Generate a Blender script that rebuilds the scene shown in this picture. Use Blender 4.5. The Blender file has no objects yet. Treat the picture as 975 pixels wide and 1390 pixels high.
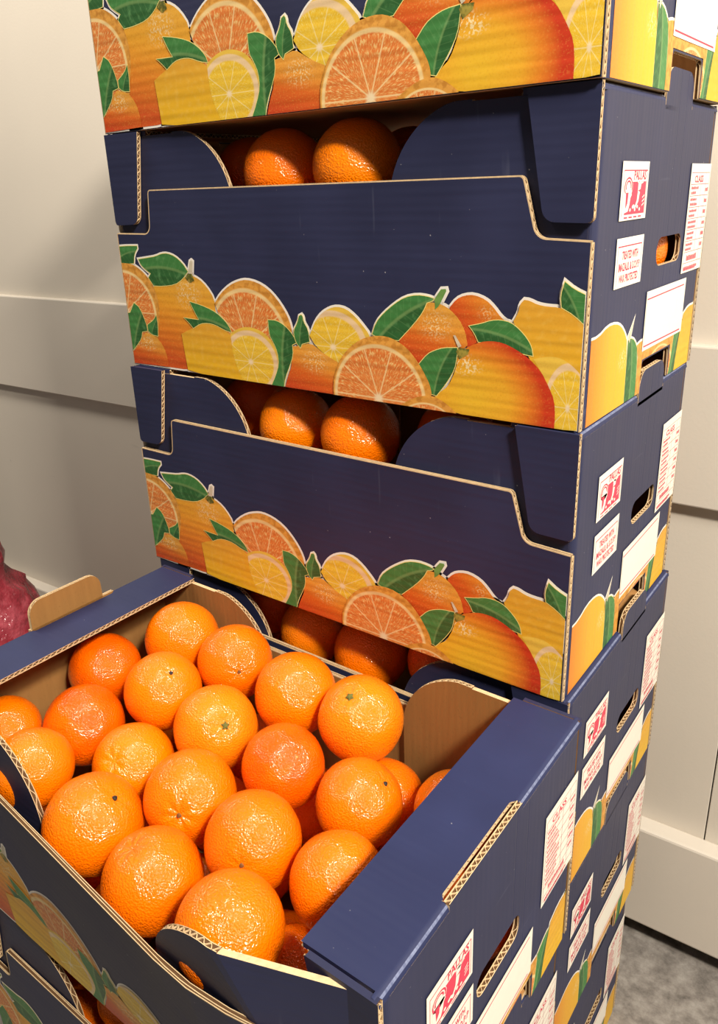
import bpy, bmesh, math, random
from mathutils import Vector, Matrix, noise, geometry

random.seed(7)
SC = bpy.context.scene
COL = SC.collection

# ------------------------------------------------------------------ frame
W, D, H = 0.55, 0.30928, 0.25056          # carton width, depth, height (metres)
T = 0.0046                                # board thickness
Z0 = 3 * H                                # bottom of the third carton from the top

# camera ------------------------------------------------------------------
RC = ((0.80647, 0.590303, -0.033884), (0.180216, -0.29998, -0.936768), (-0.563142, 0.749369, -0.348307))
cam_d = bpy.data.cameras.new('camera')
cam = bpy.data.objects.new('camera', cam_d)
COL.objects.link(cam)
cm = Matrix((RC[0], [-v for v in RC[1]], [-v for v in RC[2]])).transposed().to_4x4()
cm.translation = Vector((0.20897, -0.56830, 0.43543 + Z0))
cam.matrix_world = cm
cam_d.sensor_fit = 'AUTO'
cam_d.sensor_width = 36.0
cam_d.lens = 1054.29 * 36.0 / 1390.0
cam_d.shift_y = -45.0 / 1390.0
cam_d.clip_start = 0.02
SC.camera = cam

# world, lamps, exposure ----------------------------------------------------
world = bpy.data.worlds.new('world')
SC.world = world
world.use_nodes = True
wb = world.node_tree.nodes['Background']
wb.inputs[0].default_value = (1.0, 0.92, 0.83, 1)
wb.inputs[1].default_value = 0.15

def area(name, loc, target, sx, sy, power, col):
    l = bpy.data.lights.new(name, 'AREA')
    l.shape = 'RECTANGLE'; l.size = sx; l.size_y = sy; l.energy = power; l.color = col
    o = bpy.data.objects.new(name, l); COL.objects.link(o)
    o.location = loc
    o.rotation_euler = (Vector(target) - Vector(loc)).to_track_quat('-Z', 'Y').to_euler()
    return o
area('ceiling_or_fill_lamp', (1.22, -0.74, 2.45), (-0.2, -0.1, 0.8), 0.20, 0.20, 84, (1.0, 0.89, 0.75))
area('ceiling_or_fill_lamp', (-1.35, -0.28, 2.55), (-1.2, 0.3, 1.0), 1.2, 0.25, 40, (1.0, 0.91, 0.79))
area('ceiling_or_fill_lamp', (1.6, -0.55, 2.6), (0.7, 0.4, 0.8), 1.0, 0.25, 72, (1.0, 0.94, 0.85))  # added fill, no known fixture: brightens the right wall and carton sides
SC.view_settings.view_transform = 'Standard'
SC.view_settings.look = 'None'
SC.view_settings.exposure = -0.35
SC.view_settings.gamma = 1.0
SC.view_settings.use_curve_mapping = False

FRONT_ART = [["leaf",[[-0.2783,0.134],[-0.2605,0.135],[-0.2424,0.1352],[-0.2423,0.1328],[-0.249,0.1262],[-0.2516,0.1164],[-0.2785,0.1149]]],["bigorange",[[-0.2218,0.0927],[-0.1924,0.1012],[-0.1726,0.1027],[-0.16,0.1071],[-0.1466,0.1029],[-0.1361,0.0955],[-0.1265,0.0836],[-0.1262,0.0695],[-0.1055,0.0552],[-0.1114,0.0117],[-0.1796,0.0028],[-0.2129,0.0027],[-0.2315,0.0026],[-0.2382,0.0489]]],["slice",[[-0.2837,0.1164],[-0.27,0.1164],[-0.2539,0.1155],[-0.2418,0.1101],[-0.2303,0.1022],[-0.2219,0.0919],[-0.2177,0.0805],[-0.2168,0.0673],[-0.2194,0.0537],[-0.2256,0.0344],[-0.262,0.0138],[-0.2897,0.0274]],[-0.2755,0.0618],[0.0586,0.0526]],["leaf",[[-0.2427,0.121],[-0.2288,0.1226],[-0.2131,0.1245],[-0.2025,0.1276],[-0.1925,0.1281],[-0.1808,0.1252],[-0.17,0.1184],[-0.163,0.1101],[-0.1728,0.1019],[-0.186,0.0958],[-0.2063,0.0934],[-0.2217,0.0932],[-0.2291,0.1015],[-0.2243,0.1062],[-0.2326,0.1103],[-0.2395,0.115]]],["twig",[[-0.1629,0.1082],[-0.1582,0.1207],[-0.1557,0.122],[-0.1538,0.1208],[-0.1563,0.108]]],["calyx",[[-0.1684,0.1036],[-0.1633,0.1082],[-0.1564,0.1075],[-0.1543,0.101],[-0.1614,0.0984]]],["mandarin",[[-0.2854,0.0098],[-0.2598,0.0228],[-0.2534,0.0339],[-0.2454,0.0398],[-0.2274,0.036],[-0.2174,0.0264],[-0.2123,0.0133],[-0.2124,0.0028],[-0.2787,0.0013]]],["leaf",[[-0.2827,0.059],[-0.2697,0.0607],[-0.2604,0.0724],[-0.2507,0.067],[-0.2433,0.0503],[-0.2423,0.0417],[-0.2521,0.0401],[-0.2551,0.032],[-0.2658,0.0225],[-0.2808,0.0112],[-0.2904,0.013]]],["leaf",[[-0.2409,0.0487],[-0.2291,0.0547],[-0.2232,0.061],[-0.2227,0.05],[-0.2246,0.0371],[-0.235,0.038],[-0.2409,0.0418]]],["slice",[[-0.1262,0.0791],[-0.1157,0.0897],[-0.1013,0.0987],[-0.0878,0.1033],[-0.077,0.1049],[-0.0627,0.1028],[-0.049,0.0972],[-0.0378,0.0883],[-0.0288,0.0779],[-0.0228,0.068],[-0.0198,0.0564],[-0.024,0.0427],[-0.0506,0.0404],[-0.0794,0.0284],[-0.1107,0.0431]],[-0.0812,0.0388],[0.0635,0.0641]],["lemonskin",[[-0.1839,0.0428],[-0.163,0.051],[-0.1465,0.0573],[-0.137,0.058],[-0.1234,0.0562],[-0.1127,0.0515],[-0.1066,0.0472],[-0.0956,0.0396],[-0.0783,0.0379],[-0.0766,-0.0029],[-0.1521,0.0],[-0.1796,0.0028]]],["lemonslice",[[-0.1066,0.049],[-0.0936,0.0555],[-0.0803,0.058],[-0.0677,0.0566],[-0.0556,0.0522],[-0.0461,0.0438],[-0.0399,0.0337],[-0.0395,0.0229],[-0.0431,0.0121],[-0.0528,-0.0009],[-0.0938,0.0008],[-0.1048,0.0216]],[-0.0799,0.0216],[0.0406,0.0345]],["leaf",[[-0.1645,0.0787],[-0.1483,0.0761],[-0.1304,0.0716],[-0.1177,0.0653],[-0.1076,0.0566],[-0.105,0.0505],[-0.1149,0.0521],[-0.128,0.0567],[-0.1394,0.0578],[-0.1514,0.0564],[-0.163,0.0506],[-0.1705,0.057],[-0.1771,0.0611],[-0.1651,0.0603],[-0.1527,0.0601],[-0.1589,0.0691]]],["lemonslice",[[0.0023,0.0552],[0.0056,0.0613],[0.0109,0.0703],[0.0188,0.0779],[0.0282,0.0827],[0.0373,0.0848],[0.0479,0.0834],[0.058,0.0772],[0.0663,0.0695],[0.0737,0.0618],[0.0774,0.0483],[0.0357,0.0228],[0.0362,0.0306],[0.0219,0.038],[0.0092,0.0456]],[0.0308,0.0465],[0.0435,0.0365]],["mandarin",[[-0.022,0.0429],[-0.014,0.0436],[-0.008,0.0456],[0.0037,0.048],[0.0128,0.043],[0.0219,0.038],[0.0398,0.031],[0.0379,-0.0042],[-0.034,-0.0005],[-0.03,0.0105],[-0.0225,0.0247]]],["leaf",[[-0.051,0.0668],[-0.0398,0.0669],[-0.0301,0.0631],[-0.0227,0.0577],[-0.0155,0.0494],[-0.0147,0.0472],[-0.0208,0.0445],[-0.0207,0.0339],[-0.0258,0.0233],[-0.033,0.0101],[-0.0361,-0.0012],[-0.0527,-0.0004],[-0.0452,0.0119],[-0.0403,0.0229],[-0.0408,0.0351],[-0.046,0.0453],[-0.0505,0.051]]],["leaf",[[-0.0177,0.0588],[-0.0122,0.0665],[-0.0097,0.0732],[-0.0067,0.0746],[-0.0049,0.0728],[-0.0044,0.0678],[0.0008,0.0609],[0.0019,0.0493],[-0.008,0.0463],[-0.0102,0.0424],[-0.0148,0.0465],[-0.0172,0.0522]]],["redorange",[[0.1573,0.0906],[0.1636,0.0978],[0.1713,0.1013],[0.1805,0.1022],[0.1912,0.0988],[0.198,0.0932],[0.2049,0.0855],[0.2109,0.0819],[0.1813,0.062],[0.1751,0.0587],[0.1654,0.0746]]],["mandarin",[[0.1058,0.059],[0.1219,0.0735],[0.1312,0.0851],[0.1358,0.0936],[0.1433,0.094],[0.1507,0.0926],[0.158,0.0892],[0.1668,0.0817],[0.1726,0.0721],[0.175,0.0609],[0.1671,0.0526],[0.1494,0.0483],[0.1372,0.0405],[0.1247,0.0365],[0.1121,0.0488]]],["leaf",[[0.0771,0.0624],[0.0816,0.0733],[0.0901,0.0819],[0.1017,0.0905],[0.1128,0.0969],[0.1252,0.0994],[0.1358,0.0987],[0.1426,0.0971],[0.1403,0.0951],[0.1351,0.0936],[0.1312,0.0857],[0.1219,0.0748],[0.1058,0.0593],[0.0961,0.0589],[0.0862,0.0594]]],["stem",[[0.1426,0.0965],[0.1463,0.1017],[0.1492,0.1053],[0.1538,0.1057],[0.1543,0.1039],[0.1504,0.0969],[0.147,0.0911],[0.1433,0.0884],[0.1433,0.0928]]],["lemonskin",[[0.2159,0.0833],[0.22,0.0904],[0.2211,0.0969],[0.2245,0.1004],[0.2287,0.1001],[0.2358,0.0973],[0.2441,0.0963],[0.2535,0.0962],[0.2616,0.0933],[0.2698,0.0876],[0.2767,0.0815],[0.2747,0.0016],[0.2551,-0.0001],[0.2478,0.0279],[0.2293,0.0568]]],["lemonslice",[[0.2344,0.0547],[0.2434,0.0574],[0.253,0.0584],[0.2613,0.056],[0.2697,0.0504],[0.2766,0.0433],[0.2747,0.0016],[0.2551,-0.0001],[0.2509,0.0228],[0.2443,0.041]],[0.2649,0.0186],[0.0212,0.038]],["leaf",[[0.2555,0.0963],[0.2543,0.105],[0.257,0.1153],[0.2645,0.1101],[0.2763,0.1053],[0.2764,0.0827],[0.2657,0.0913]]],["leaf",[[0.1764,0.0768],[0.1886,0.0797],[0.1961,0.0825],[0.205,0.0835],[0.2138,0.0821],[0.2212,0.0774],[0.2287,0.0701],[0.2325,0.0638],[0.2338,0.0573],[0.2264,0.0579],[0.2176,0.0598],[0.2086,0.063],[0.1997,0.0643],[0.1852,0.0644],[0.1812,0.0717]]],["mango",[[0.1434,0.0127],[0.1495,0.0183],[0.1571,0.0239],[0.1644,0.0393],[0.1661,0.0512],[0.1673,0.0538],[0.1767,0.0602],[0.1875,0.0646],[0.1966,0.0661],[0.2071,0.0656],[0.219,0.0613],[0.2308,0.055],[0.2412,0.046],[0.2489,0.0334],[0.2537,0.0238],[0.2552,0.0103],[0.2548,-0.0002],[0.1664,-0.0019]]],["leaf",[[0.1271,0.0401],[0.1357,0.0496],[0.1433,0.0536],[0.1524,0.0566],[0.1656,0.0578],[0.165,0.0498],[0.1629,0.0392],[0.157,0.0293],[0.151,0.0212],[0.1449,0.0139],[0.1403,0.0148],[0.1356,0.0241]]],["calyx",[[0.1644,0.0549],[0.1672,0.058],[0.1771,0.0575],[0.176,0.0532],[0.1673,0.0481]]],["twig",[[0.1615,0.0681],[0.1636,0.0682],[0.1696,0.0596],[0.1664,0.0579]]],["slice",[[0.0295,-0.005],[0.0295,0.0123],[0.0331,0.024],[0.0402,0.0378],[0.0515,0.0488],[0.0641,0.0569],[0.0779,0.0612],[0.0929,0.062],[0.1042,0.0589],[0.1154,0.0531],[0.1263,0.042],[0.1341,0.0307],[0.1387,0.0224],[0.1406,0.0138],[0.1371,-0.0061]],[0.0829,0.0038],[0.0577,0.0557]],["slice",[[0.103,-0.0025],[0.1147,0.0055],[0.1276,0.0114],[0.1403,0.0137],[0.1511,0.0103],[0.1603,0.0048],[0.1664,-0.0005],[0.121,-0.0063]],[0.1355,-0.0181],[0.034,0.0272]]]
SIDE_ART = [["mangoside",[[-0.1497,0.0551],[-0.1284,0.0549],[-0.1087,0.06],[-0.0899,0.0596],[-0.0762,0.0561],[-0.0644,0.0488],[-0.0575,0.0416],[-0.0511,-0.0006],[-0.1251,-0.0064],[-0.1531,0.0051]]],["leaf",[[-0.056,0.0426],[-0.0494,0.0437],[-0.0379,0.0404],[-0.0274,0.0311],[-0.024,0.0112],[-0.0262,0.0012],[-0.0535,-0.0007],[-0.0542,0.0165]]],["twig",[[-0.0559,0.0461],[-0.0434,0.0584],[-0.0519,0.04]]],["slice",[[-0.0312,0.0355],[-0.0188,0.0375],[0.0288,0.036],[0.0802,0.0318],[0.083,0.0223],[0.0831,0.0063],[-0.0255,-0.0012],[-0.0245,0.0226]],[0.0396,0.0001],[0.051,0.0342]],["leaf",[[0.0825,0.0318],[0.0986,0.0388],[0.1092,0.0385],[0.0992,0.0201],[0.0924,0.0037],[0.0693,0.0042],[0.0784,0.0197]]],["lemonskin",[[0.109,0.0429],[0.1243,0.0476],[0.1419,0.0476],[0.1678,0.0485],[0.1766,0.0046],[0.0922,0.0042],[0.0992,0.0201]]],["leaf",[[0.1419,0.0476],[0.1513,0.0562],[0.1659,0.0614],[0.1668,0.0544],[0.1659,0.0466]]]]
TOP_ORANGES = [[[-0.4324,-0.0678,0.7053],0.0428,None],[[-0.3481,-0.0668,0.7036],0.0415,[[0.761,-0.583,0.284],"brown"]],[[-0.4798,-0.1432,0.6887],0.0402,None],[[-0.3796,-0.1426,0.6989],0.0407,[[0.559,-0.081,0.825],"black"]],[[-0.4313,-0.2075,0.6751],0.0416,None],[[-0.485,-0.2622,0.6798],0.0353,None],[[-0.2975,-0.1468,0.6899],0.042,[[0.743,-0.318,0.589],"green"]],[[-0.2537,-0.0739,0.704],0.0424,None],[[-0.1698,-0.0751,0.7095],0.0417,[[0.021,-0.426,0.904],"green"]],[[-0.2055,-0.1494,0.6886],0.039,[[0.661,-0.194,0.725],"pale"]],[[-0.3505,-0.2097,0.6642],0.0401,[[0.206,-0.696,0.688],"dimple"]],[[-0.4047,-0.2816,0.6848],0.0378,None],[[-0.2564,-0.2189,0.6794],0.0418,[[0.532,-0.771,0.351],"green"]],[[-0.3117,-0.2836,0.6708],0.0438,[[0.565,0.252,0.785],"black"]],[[-0.121,-0.1457,0.6869],0.0388,[[0.638,0.206,0.742],"black"]],[[-0.164,-0.2331,0.6931],0.0399,[[0.483,-0.82,0.308],"brown"]],[[-0.221,-0.2931,0.6699],0.041,[[-0.248,-0.229,0.941],"dimple"]],[[-0.1208,-0.3029,0.6939],0.04,[[0.21,-0.392,0.896],"pale"]],[[-0.0831,-0.225,0.6913],0.0377,[[0.621,-0.634,0.462],"green"]],[[-0.1372,-0.0871,0.6346],0.0409,None],[[-0.0615,-0.0819,0.6569],0.0381,None]]
LOW_ORANGES = [[[-0.4766,-0.2676,0.5469],0.0389],[[-0.2199,-0.2701,0.5455],0.0376],[[-0.2687,-0.2625,0.6029],0.0363],[[-0.4319,-0.203,0.546],0.038],[[-0.2874,-0.1666,0.6052],0.0369],[[-0.0277,-0.2258,0.609],0.0388],[[-0.1624,-0.2149,0.5455],0.0376],[[-0.0262,-0.1807,0.5455],0.0375],[[-0.0278,-0.1196,0.5954],0.0394],[[-0.1648,-0.2704,0.5989],0.0376],[[-0.3931,-0.2695,0.5454],0.0374],[[-0.0265,-0.2712,0.5454],0.0374],[[-0.3182,-0.0817,0.6093],0.0379],[[-0.4129,-0.057,0.5911],0.0365],[[-0.1968,-0.0595,0.5461],0.0381],[[-0.1176,-0.0612,0.5474],0.0394],[[-0.0982,-0.1998,0.586],0.0382],[[-0.4757,-0.0589,0.5467],0.0388],[[-0.105,-0.2687,0.5475],0.0395],[[-0.3232,-0.1296,0.5471],0.0391],[[-0.4761,-0.1381,0.5471],0.0388],[[-0.2755,-0.0601,0.547],0.039],[[-0.0918,-0.2692,0.627],0.0391],[[-0.2086,-0.1065,0.6076],0.0371],[[-0.0876,-0.1342,0.5458],0.0379],[[-0.3166,-0.2699,0.5453],0.0374],[[-0.3534,-0.0578,0.5451],0.0371],[[-0.3541,-0.2022,0.5461],0.0382],[[-0.0255,-0.0595,0.5453],0.0373],[[-0.2444,-0.1363,0.5463],0.0384],[[-0.2141,-0.1891,0.597],0.0382],[[-0.1634,-0.1392,0.5445],0.0366],[[-0.2683,-0.2103,0.5457],0.0377],[[-0.4009,-0.1175,0.5455],0.0376]]

# ------------------------------------------------------------------ materials
class Mat:
    def __init__(s, name, rough=0.6, spec=0.5):
        s.m = bpy.data.materials.new(name); s.m.use_nodes = True
        s.nt = s.m.node_tree; s.b = s.nt.nodes['Principled BSDF']
        s.b.inputs['Roughness'].default_value = rough
        s.b.inputs['Specular IOR Level'].default_value = spec
    def n(s, t, **k):
        n = s.nt.nodes.new(t)
        for a, v in k.items(): setattr(n, a, v)
        return n
    def put(s, sock, v):
        if hasattr(v, 'is_linked') or hasattr(v, 'node'): s.nt.links.new(v, sock)
        elif isinstance(v, (tuple, list)) and len(v) == 3 and sock.type == 'RGBA': sock.default_value = (*v, 1)
        else: sock.default_value = v
    def math(s, op, a, b=0.0, c=0.0, clamp=False):
        n = s.n('ShaderNodeMath', operation=op, use_clamp=clamp)
        s.put(n.inputs[0], a); s.put(n.inputs[1], b); s.put(n.inputs[2], c)
        return n.outputs[0]
    def mix(s, f, a, b):
        n = s.n('ShaderNodeMix', data_type='RGBA')
        s.put(n.inputs[0], f); s.put(n.inputs[6], a); s.put(n.inputs[7], b)
        return n.outputs[2]
    def ramp(s, x, stops):
        n = s.n('ShaderNodeValToRGB')
        e = n.color_ramp.elements
        while len(e) < len(stops): e.new(0.5)
        for q, (p, c) in zip(e, stops): q.position = p; q.color = (*c, 1)
        s.put(n.inputs[0], x)
        return n.outputs[0]
    def smooth(s, x, lo, hi):
        n = s.n('ShaderNodeMapRange', interpolation_type='SMOOTHSTEP')
        s.put(n.inputs[0], x); n.inputs[1].default_value = lo; n.inputs[2].default_value = hi
        return n.outputs[0]
    def co(s, which='Object', scale=(1, 1, 1)):
        t = s.n('ShaderNodeTexCoord'); m = s.n('ShaderNodeMapping')
        m.inputs['Scale'].default_value = scale
        s.nt.links.new(t.outputs[which], m.inputs[0])
        return m.outputs[0]
    def noise(s, vec, sc, detail=3, rough=0.5):
        n = s.n('ShaderNodeTexNoise'); s.nt.links.new(vec, n.inputs['Vector'])
        n.inputs['Scale'].default_value = sc; n.inputs['Detail'].default_value = detail; n.inputs['Roughness'].default_value = rough
        return n.outputs[0]
    def xyz(s, vec):
        n = s.n('ShaderNodeSeparateXYZ'); s.nt.links.new(vec, n.inputs[0]); return n.outputs
    def bump(s, h, dist, strength=1.0, base=None):
        n = s.n('ShaderNodeBump'); s.put(n.inputs['Height'], h); n.inputs['Distance'].default_value = dist
        n.inputs['Strength'].default_value = strength
        if base is not None: s.nt.links.new(base, n.inputs['Normal'])
        return n.outputs[0]
    def color(s, c): s.put(s.b.inputs['Base Color'], c)
    def rough(s, c): s.put(s.b.inputs['Roughness'], c)
    def normal(s, c): s.put(s.b.inputs['Normal'], c)

def flute_height(m, axis, pitch=0.0075, amp=0.05):
    """soft ripple of the board's flutes, constant along one axis, plus slow dents"""
    o = m.xyz(m.co('Object'))
    x = o['XYZ'.index(axis)]
    w = m.math('SINE', m.math('MULTIPLY', x, 2 * math.pi / pitch))
    sc = [6, 6, 6]; sc['XYZ'.index(axis)] = 60
    d = m.noise(m.co('Object', tuple(sc)), 1.0, 2)
    return m.math('ADD', m.math('MULTIPLY', w, amp), m.math('MULTIPLY', d, 1.2))

def navy(name, axis, base=(0.0195, 0.0235, 0.064), rough=0.44, score=False):
    m = Mat(name, rough, 0.35)
    v = m.co('Object')
    fl = m.noise(v, 260, 2)
    sp = m.smooth(fl, 0.765, 0.79)
    big = m.noise(v, 9, 4)
    c = m.mix(m.smooth(big, 0.35, 0.75), tuple(x * 0.88 for x in base), tuple(x * 1.12 for x in base))
    sc = [90, 90, 90]; sc['XYZ'.index(axis)] = 9
    scr = m.smooth(m.noise(m.co('Object', tuple(sc)), 1.0, 2), 0.71, 0.80)
    c = m.mix(m.math('MULTIPLY', scr, 0.10), c, (0.25, 0.27, 0.36))
    c = m.mix(m.math('MULTIPLY', sp, 0.55), c, (0.45, 0.44, 0.45))
    m.color(c)
    m.rough(m.math('ADD', rough, m.math('MULTIPLY', big, 0.16)))
    h = flute_height(m, axis)
    if score:
        y = m.xyz(m.co('Object'))[1]
        for yc in (0.026, 0.047):
            g = m.math('SUBTRACT', 1.0, m.smooth(m.math('ABSOLUTE', m.math('SUBTRACT', y, yc)), 0.0003, 0.0014))
            h = m.math('SUBTRACT', h, m.math('MULTIPLY', g, 0.9))
    m.normal(m.bump(h, 0.0008, 0.55))
    return m.m
NAVY_FRONT = navy('navy_print_front', 'Z')
NAVY_SIDE = navy('navy_print_side', 'Y', (0.027, 0.031, 0.075), 0.42, True)
NAVY_TOP = navy('navy_print_top', 'Y', (0.018, 0.025, 0.080), 0.45)

def crease_mat():
    m = Mat('worn_navy_crease', 0.5)
    n = m.noise(m.co('Object', (60, 260, 60)), 1.0, 4, 0.7)
    m.color(m.mix(m.smooth(n, 0.25, 0.75), (0.06, 0.075, 0.16), (0.17, 0.20, 0.32)))
    return m.m
CREASE = crease_mat()

def kraft(name, axis, base=(0.29, 0.142, 0.040)):
    m = Mat(name, 0.75, 0.3)
    sc = [14, 14, 14]; sc['XYZ'.index(axis)] = 160
    st = m.noise(m.co('Object', tuple(sc)), 1.0, 3)
    fb = m.noise(m.co('Object'), 420, 2)
    c = m.mix(m.smooth(st, 0.3, 0.75), tuple(x * 0.95 for x in base), tuple(x * 1.05 for x in base))
    c = m.mix(m.math('MULTIPLY', m.smooth(fb, 0.6, 0.75), 0.3), c, tuple(x * 0.6 for x in base))
    m.color(c)
    m.normal(m.bump(flute_height(m, axis, 0.0072), 0.0009, 0.6))
    return m.m
KRAFT_X = kraft('kraft_board_inner_end', 'Y')
KRAFT_Y = kraft('kraft_board_inner_front', 'X')
KRAFT_TOP = kraft('kraft_board_underside', 'Y', (0.40, 0.20, 0.065))

def plain(name, c, rough=0.7, spec=0.3, nz=0.25, sc=120):
    m = Mat(name, rough, spec)
    n = m.noise(m.co('Object'), sc, 3)
    m.color(m.mix(n, tuple(x * (1 - nz) for x in c), tuple(min(1, x * (1 + nz)) for x in c)))
    return m.m
CAVITY = plain('board_edge_hollow', (0.10, 0.05, 0.02), 0.9)
EDGE = plain('board_edge_paper', (0.60, 0.44, 0.25), 0.8, nz=0.3, sc=300)
WHITE_PRINT = plain('white_print', (0.78, 0.75, 0.68), 0.5, 0.4, 0.04)
STICKER = plain('white_sticker_print', (0.80, 0.76, 0.66), 0.5, 0.4, 0.05)
RED_PRINT = plain('red_print', (0.62, 0.045, 0.09), 0.5, 0.4, 0.1)
LINE_PRINT = plain('dark_red_line_print', (0.42, 0.05, 0.08), 0.5, 0.4, 0.1)
HALO = plain('pale_yellow_print', (0.80, 0.68, 0.22), 0.5, 0.4, 0.06)

def print_mat(kind):
    m = Mat('printed_' + kind, 0.46, 0.4)
    uvn = m.n('ShaderNodeUVMap'); uvn.uv_map = 'art'
    u, v, _ = m.xyz(uvn.outputs[0])
    uv = uvn.outputs[0]
    ob = m.co('Object')
    fine = m.noise(ob, 700, 2)
    med = m.noise(ob, 160, 3)
    def pebbles(cu, cv, r, base, tint=(0.95, 0.78, 0.42), amt=0.75):
        du = m.math('SUBTRACT', u, cu); dv = m.math('SUBTRACT', v, cv)
        d = m.math('SQRT', m.math('ADD', m.math('MULTIPLY', du, du), m.math('MULTIPLY', dv, dv)))
        msk = m.math('SUBTRACT', 1.0, m.smooth(d, r * 0.25, r))
        pb = m.smooth(m.noise(ob, 520, 2), 0.5, 0.62)
        return m.mix(m.math('MULTIPLY', m.math('MULTIPLY', msk, pb), amt), base, tint)
    def grain(c, k=0.22):
        c = m.mix(m.math('MULTIPLY', m.smooth(fine, 0.52, 0.75), k), c, (0.95, 0.62, 0.12))
        return m.mix(m.math('MULTIPLY', m.smooth(fine, 0.48, 0.25), k), c, (0.45, 0.10, 0.01))
    if kind in ('slice', 'lemonslice'):
        r = m.math('SQRT', m.math('ADD', m.math('MULTIPLY', u, u), m.math('MULTIPLY', v, v)))
        a = m.math('ARCTAN2', v, u)
        seg = m.math('MULTIPLY', m.math('ADD', a, math.pi), 10 / (2 * math.pi))
        fr = m.math('ABSOLUTE', m.math('SUBTRACT', m.math('FRACT', seg), 0.5))      # 0.5 on a wall
        wall = m.math('SUBTRACT', 1.0, m.smooth(m.math('MULTIPLY', m.math('SUBTRACT', 0.5, fr), r), 0.006, 0.03))
        cx = m.n('ShaderNodeCombineXYZ')
        m.put(cx.inputs[0], m.math('MULTIPLY', a, 9.0)); m.put(cx.inputs[1], m.math('MULTIPLY', r, 4.0))
        fib = m.noise(cx.outputs[0], 3.2, 3, 0.6)
        if kind == 'slice':
            flesh = m.ramp(fib, [(0.3, (0.72, 0.17, 0.03)), (0.52, (0.80, 0.27, 0.06)), (0.64, (0.92, 0.62, 0.24)), (0.75, (0.95, 0.80, 0.42))])
            pith, rind, w2 = (0.93, 0.72, 0.34), (0.80, 0.40, 0.07), (0.95, 0.74, 0.38)
        else:
            flesh = m.ramp(fib, [(0.3, (0.84, 0.52, 0.02)), (0.55, (0.90, 0.64, 0.05)), (0.75, (0.95, 0.85, 0.35))])
            pith, rind, w2 = (0.90, 0.70, 0.42), (0.86, 0.60, 0.08), (0.95, 0.82, 0.35)
        c = m.mix(m.math('MULTIPLY', wall, 0.85), flesh, w2)
        c = m.mix(m.math('SUBTRACT', 1.0, m.smooth(r, 0.03, 0.12)), c, (0.95, 0.82, 0.55))
        if kind == 'slice':
            c = m.mix(m.smooth(r, 0.82, 0.85), c, pith)
            c = m.mix(m.smooth(r, 0.88, 0.91), c, rind)
            c = m.mix(m.math('MULTIPLY', m.smooth(r, 0.90, 0.92), m.smooth(med, 0.45, 0.6)), c, (0.62, 0.28, 0.04))
        else:
            c = m.mix(m.smooth(r, 0.76, 0.82), c, pith)
            c = m.mix(m.smooth(r, 0.92, 0.96), c, rind)
        c = grain(c, 0.12)
    elif kind == 'leaf':
        w = m.math('ADD', v, m.math('MULTIPLY', m.math('MULTIPLY', u, u), 0.15))
        side = m.smooth(w, -0.05, 0.08)
        c = m.mix(side, (0.028, 0.135, 0.035), (0.055, 0.24, 0.06))
        vein = m.math('ABSOLUTE', m.math('SINE', m.math('MULTIPLY', m.math('ADD', u, m.math('MULTIPLY', m.math('ABSOLUTE', w), -0.6)), 15.0)))
        c = m.mix(m.math('MULTIPLY', m.math('SUBTRACT', 1.0, m.smooth(vein, 0.0, 0.25)), 0.22), c, (0.22, 0.46, 0.18))
        c = m.mix(m.math('MULTIPLY', m.math('SUBTRACT', 1.0, m.smooth(m.math('ABSOLUTE', w), 0.01, 0.06)), 0.5), c, (0.25, 0.45, 0.16))
        c = m.mix(m.math('MULTIPLY', m.smooth(med, 0.5, 0.8), 0.5), c, (0.16, 0.42, 0.16))
    elif kind == 'bigorange':
        c = m.ramp(m.math('ADD', m.math('MULTIPLY', v, 0.5), m.math('ADD', 0.5, m.math('MULTIPLY', u, 0.12))),
                   [(0.05, (0.66, 0.10, 0.015)), (0.35, (0.80, 0.25, 0.02)), (0.7, (0.86, 0.42, 0.03)), (0.95, (0.85, 0.46, 0.05))])
        c = pebbles(0.05, 0.62, 0.4, grain(c))
    elif kind == 'mandarin':
        c = m.ramp(m.math('ADD', m.math('MULTIPLY', v, 0.5), m.math('ADD', 0.5, m.math('MULTIPLY', u, 0.16))),
                   [(0.0, (0.62, 0.06, 0.012)), (0.4, (0.74, 0.15, 0.015)), (0.65, (0.82, 0.34, 0.04)), (1.0, (0.83, 0.42, 0.06))])
        c = pebbles(0.1, 0.35, 0.6, grain(c, 0.3))
    elif kind == 'redorange':
        c = m.ramp(m.math('ADD', m.math('MULTIPLY', u, 0.35), m.math('ADD', 0.42, m.math('MULTIPLY', v, 0.28))),
                   [(0.0, (0.60, 0.05, 0.012)), (0.4, (0.74, 0.13, 0.015)), (0.8, (0.82, 0.32, 0.03))])
        c = pebbles(0.3, 0.35, 0.4, grain(c), amt=0.5)
    elif kind == 'lemonskin':
        c = m.ramp(m.math('ADD', m.math('MULTIPLY', v, 0.5), 0.5), [(0.0, (0.86, 0.54, 0.016)), (0.5, (0.84, 0.49, 0.025)), (1.0, (0.80, 0.42, 0.04))])
        c = m.mix(m.math('MULTIPLY', m.smooth(med, 0.45, 0.8), 0.35), c, (0.92, 0.64, 0.14))
        c = m.mix(m.math('MULTIPLY', m.smooth(fine, 0.5, 0.3), 0.16), c, (0.65, 0.32, 0.02))
    elif kind in ('mango', 'mangoside'):
        if kind == 'mango':
            du = m.math('ADD', u, 0.35); dv = m.math('MULTIPLY', m.math('ADD', v, 0.55), 0.72)
            d = m.math('SQRT', m.math('ADD', m.math('MULTIPLY', du, du), m.math('MULTIPLY', dv, dv)))
        else:
            d = m.math('SUBTRACT', 0.72, m.math('MULTIPLY', u, 0.62))
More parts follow.
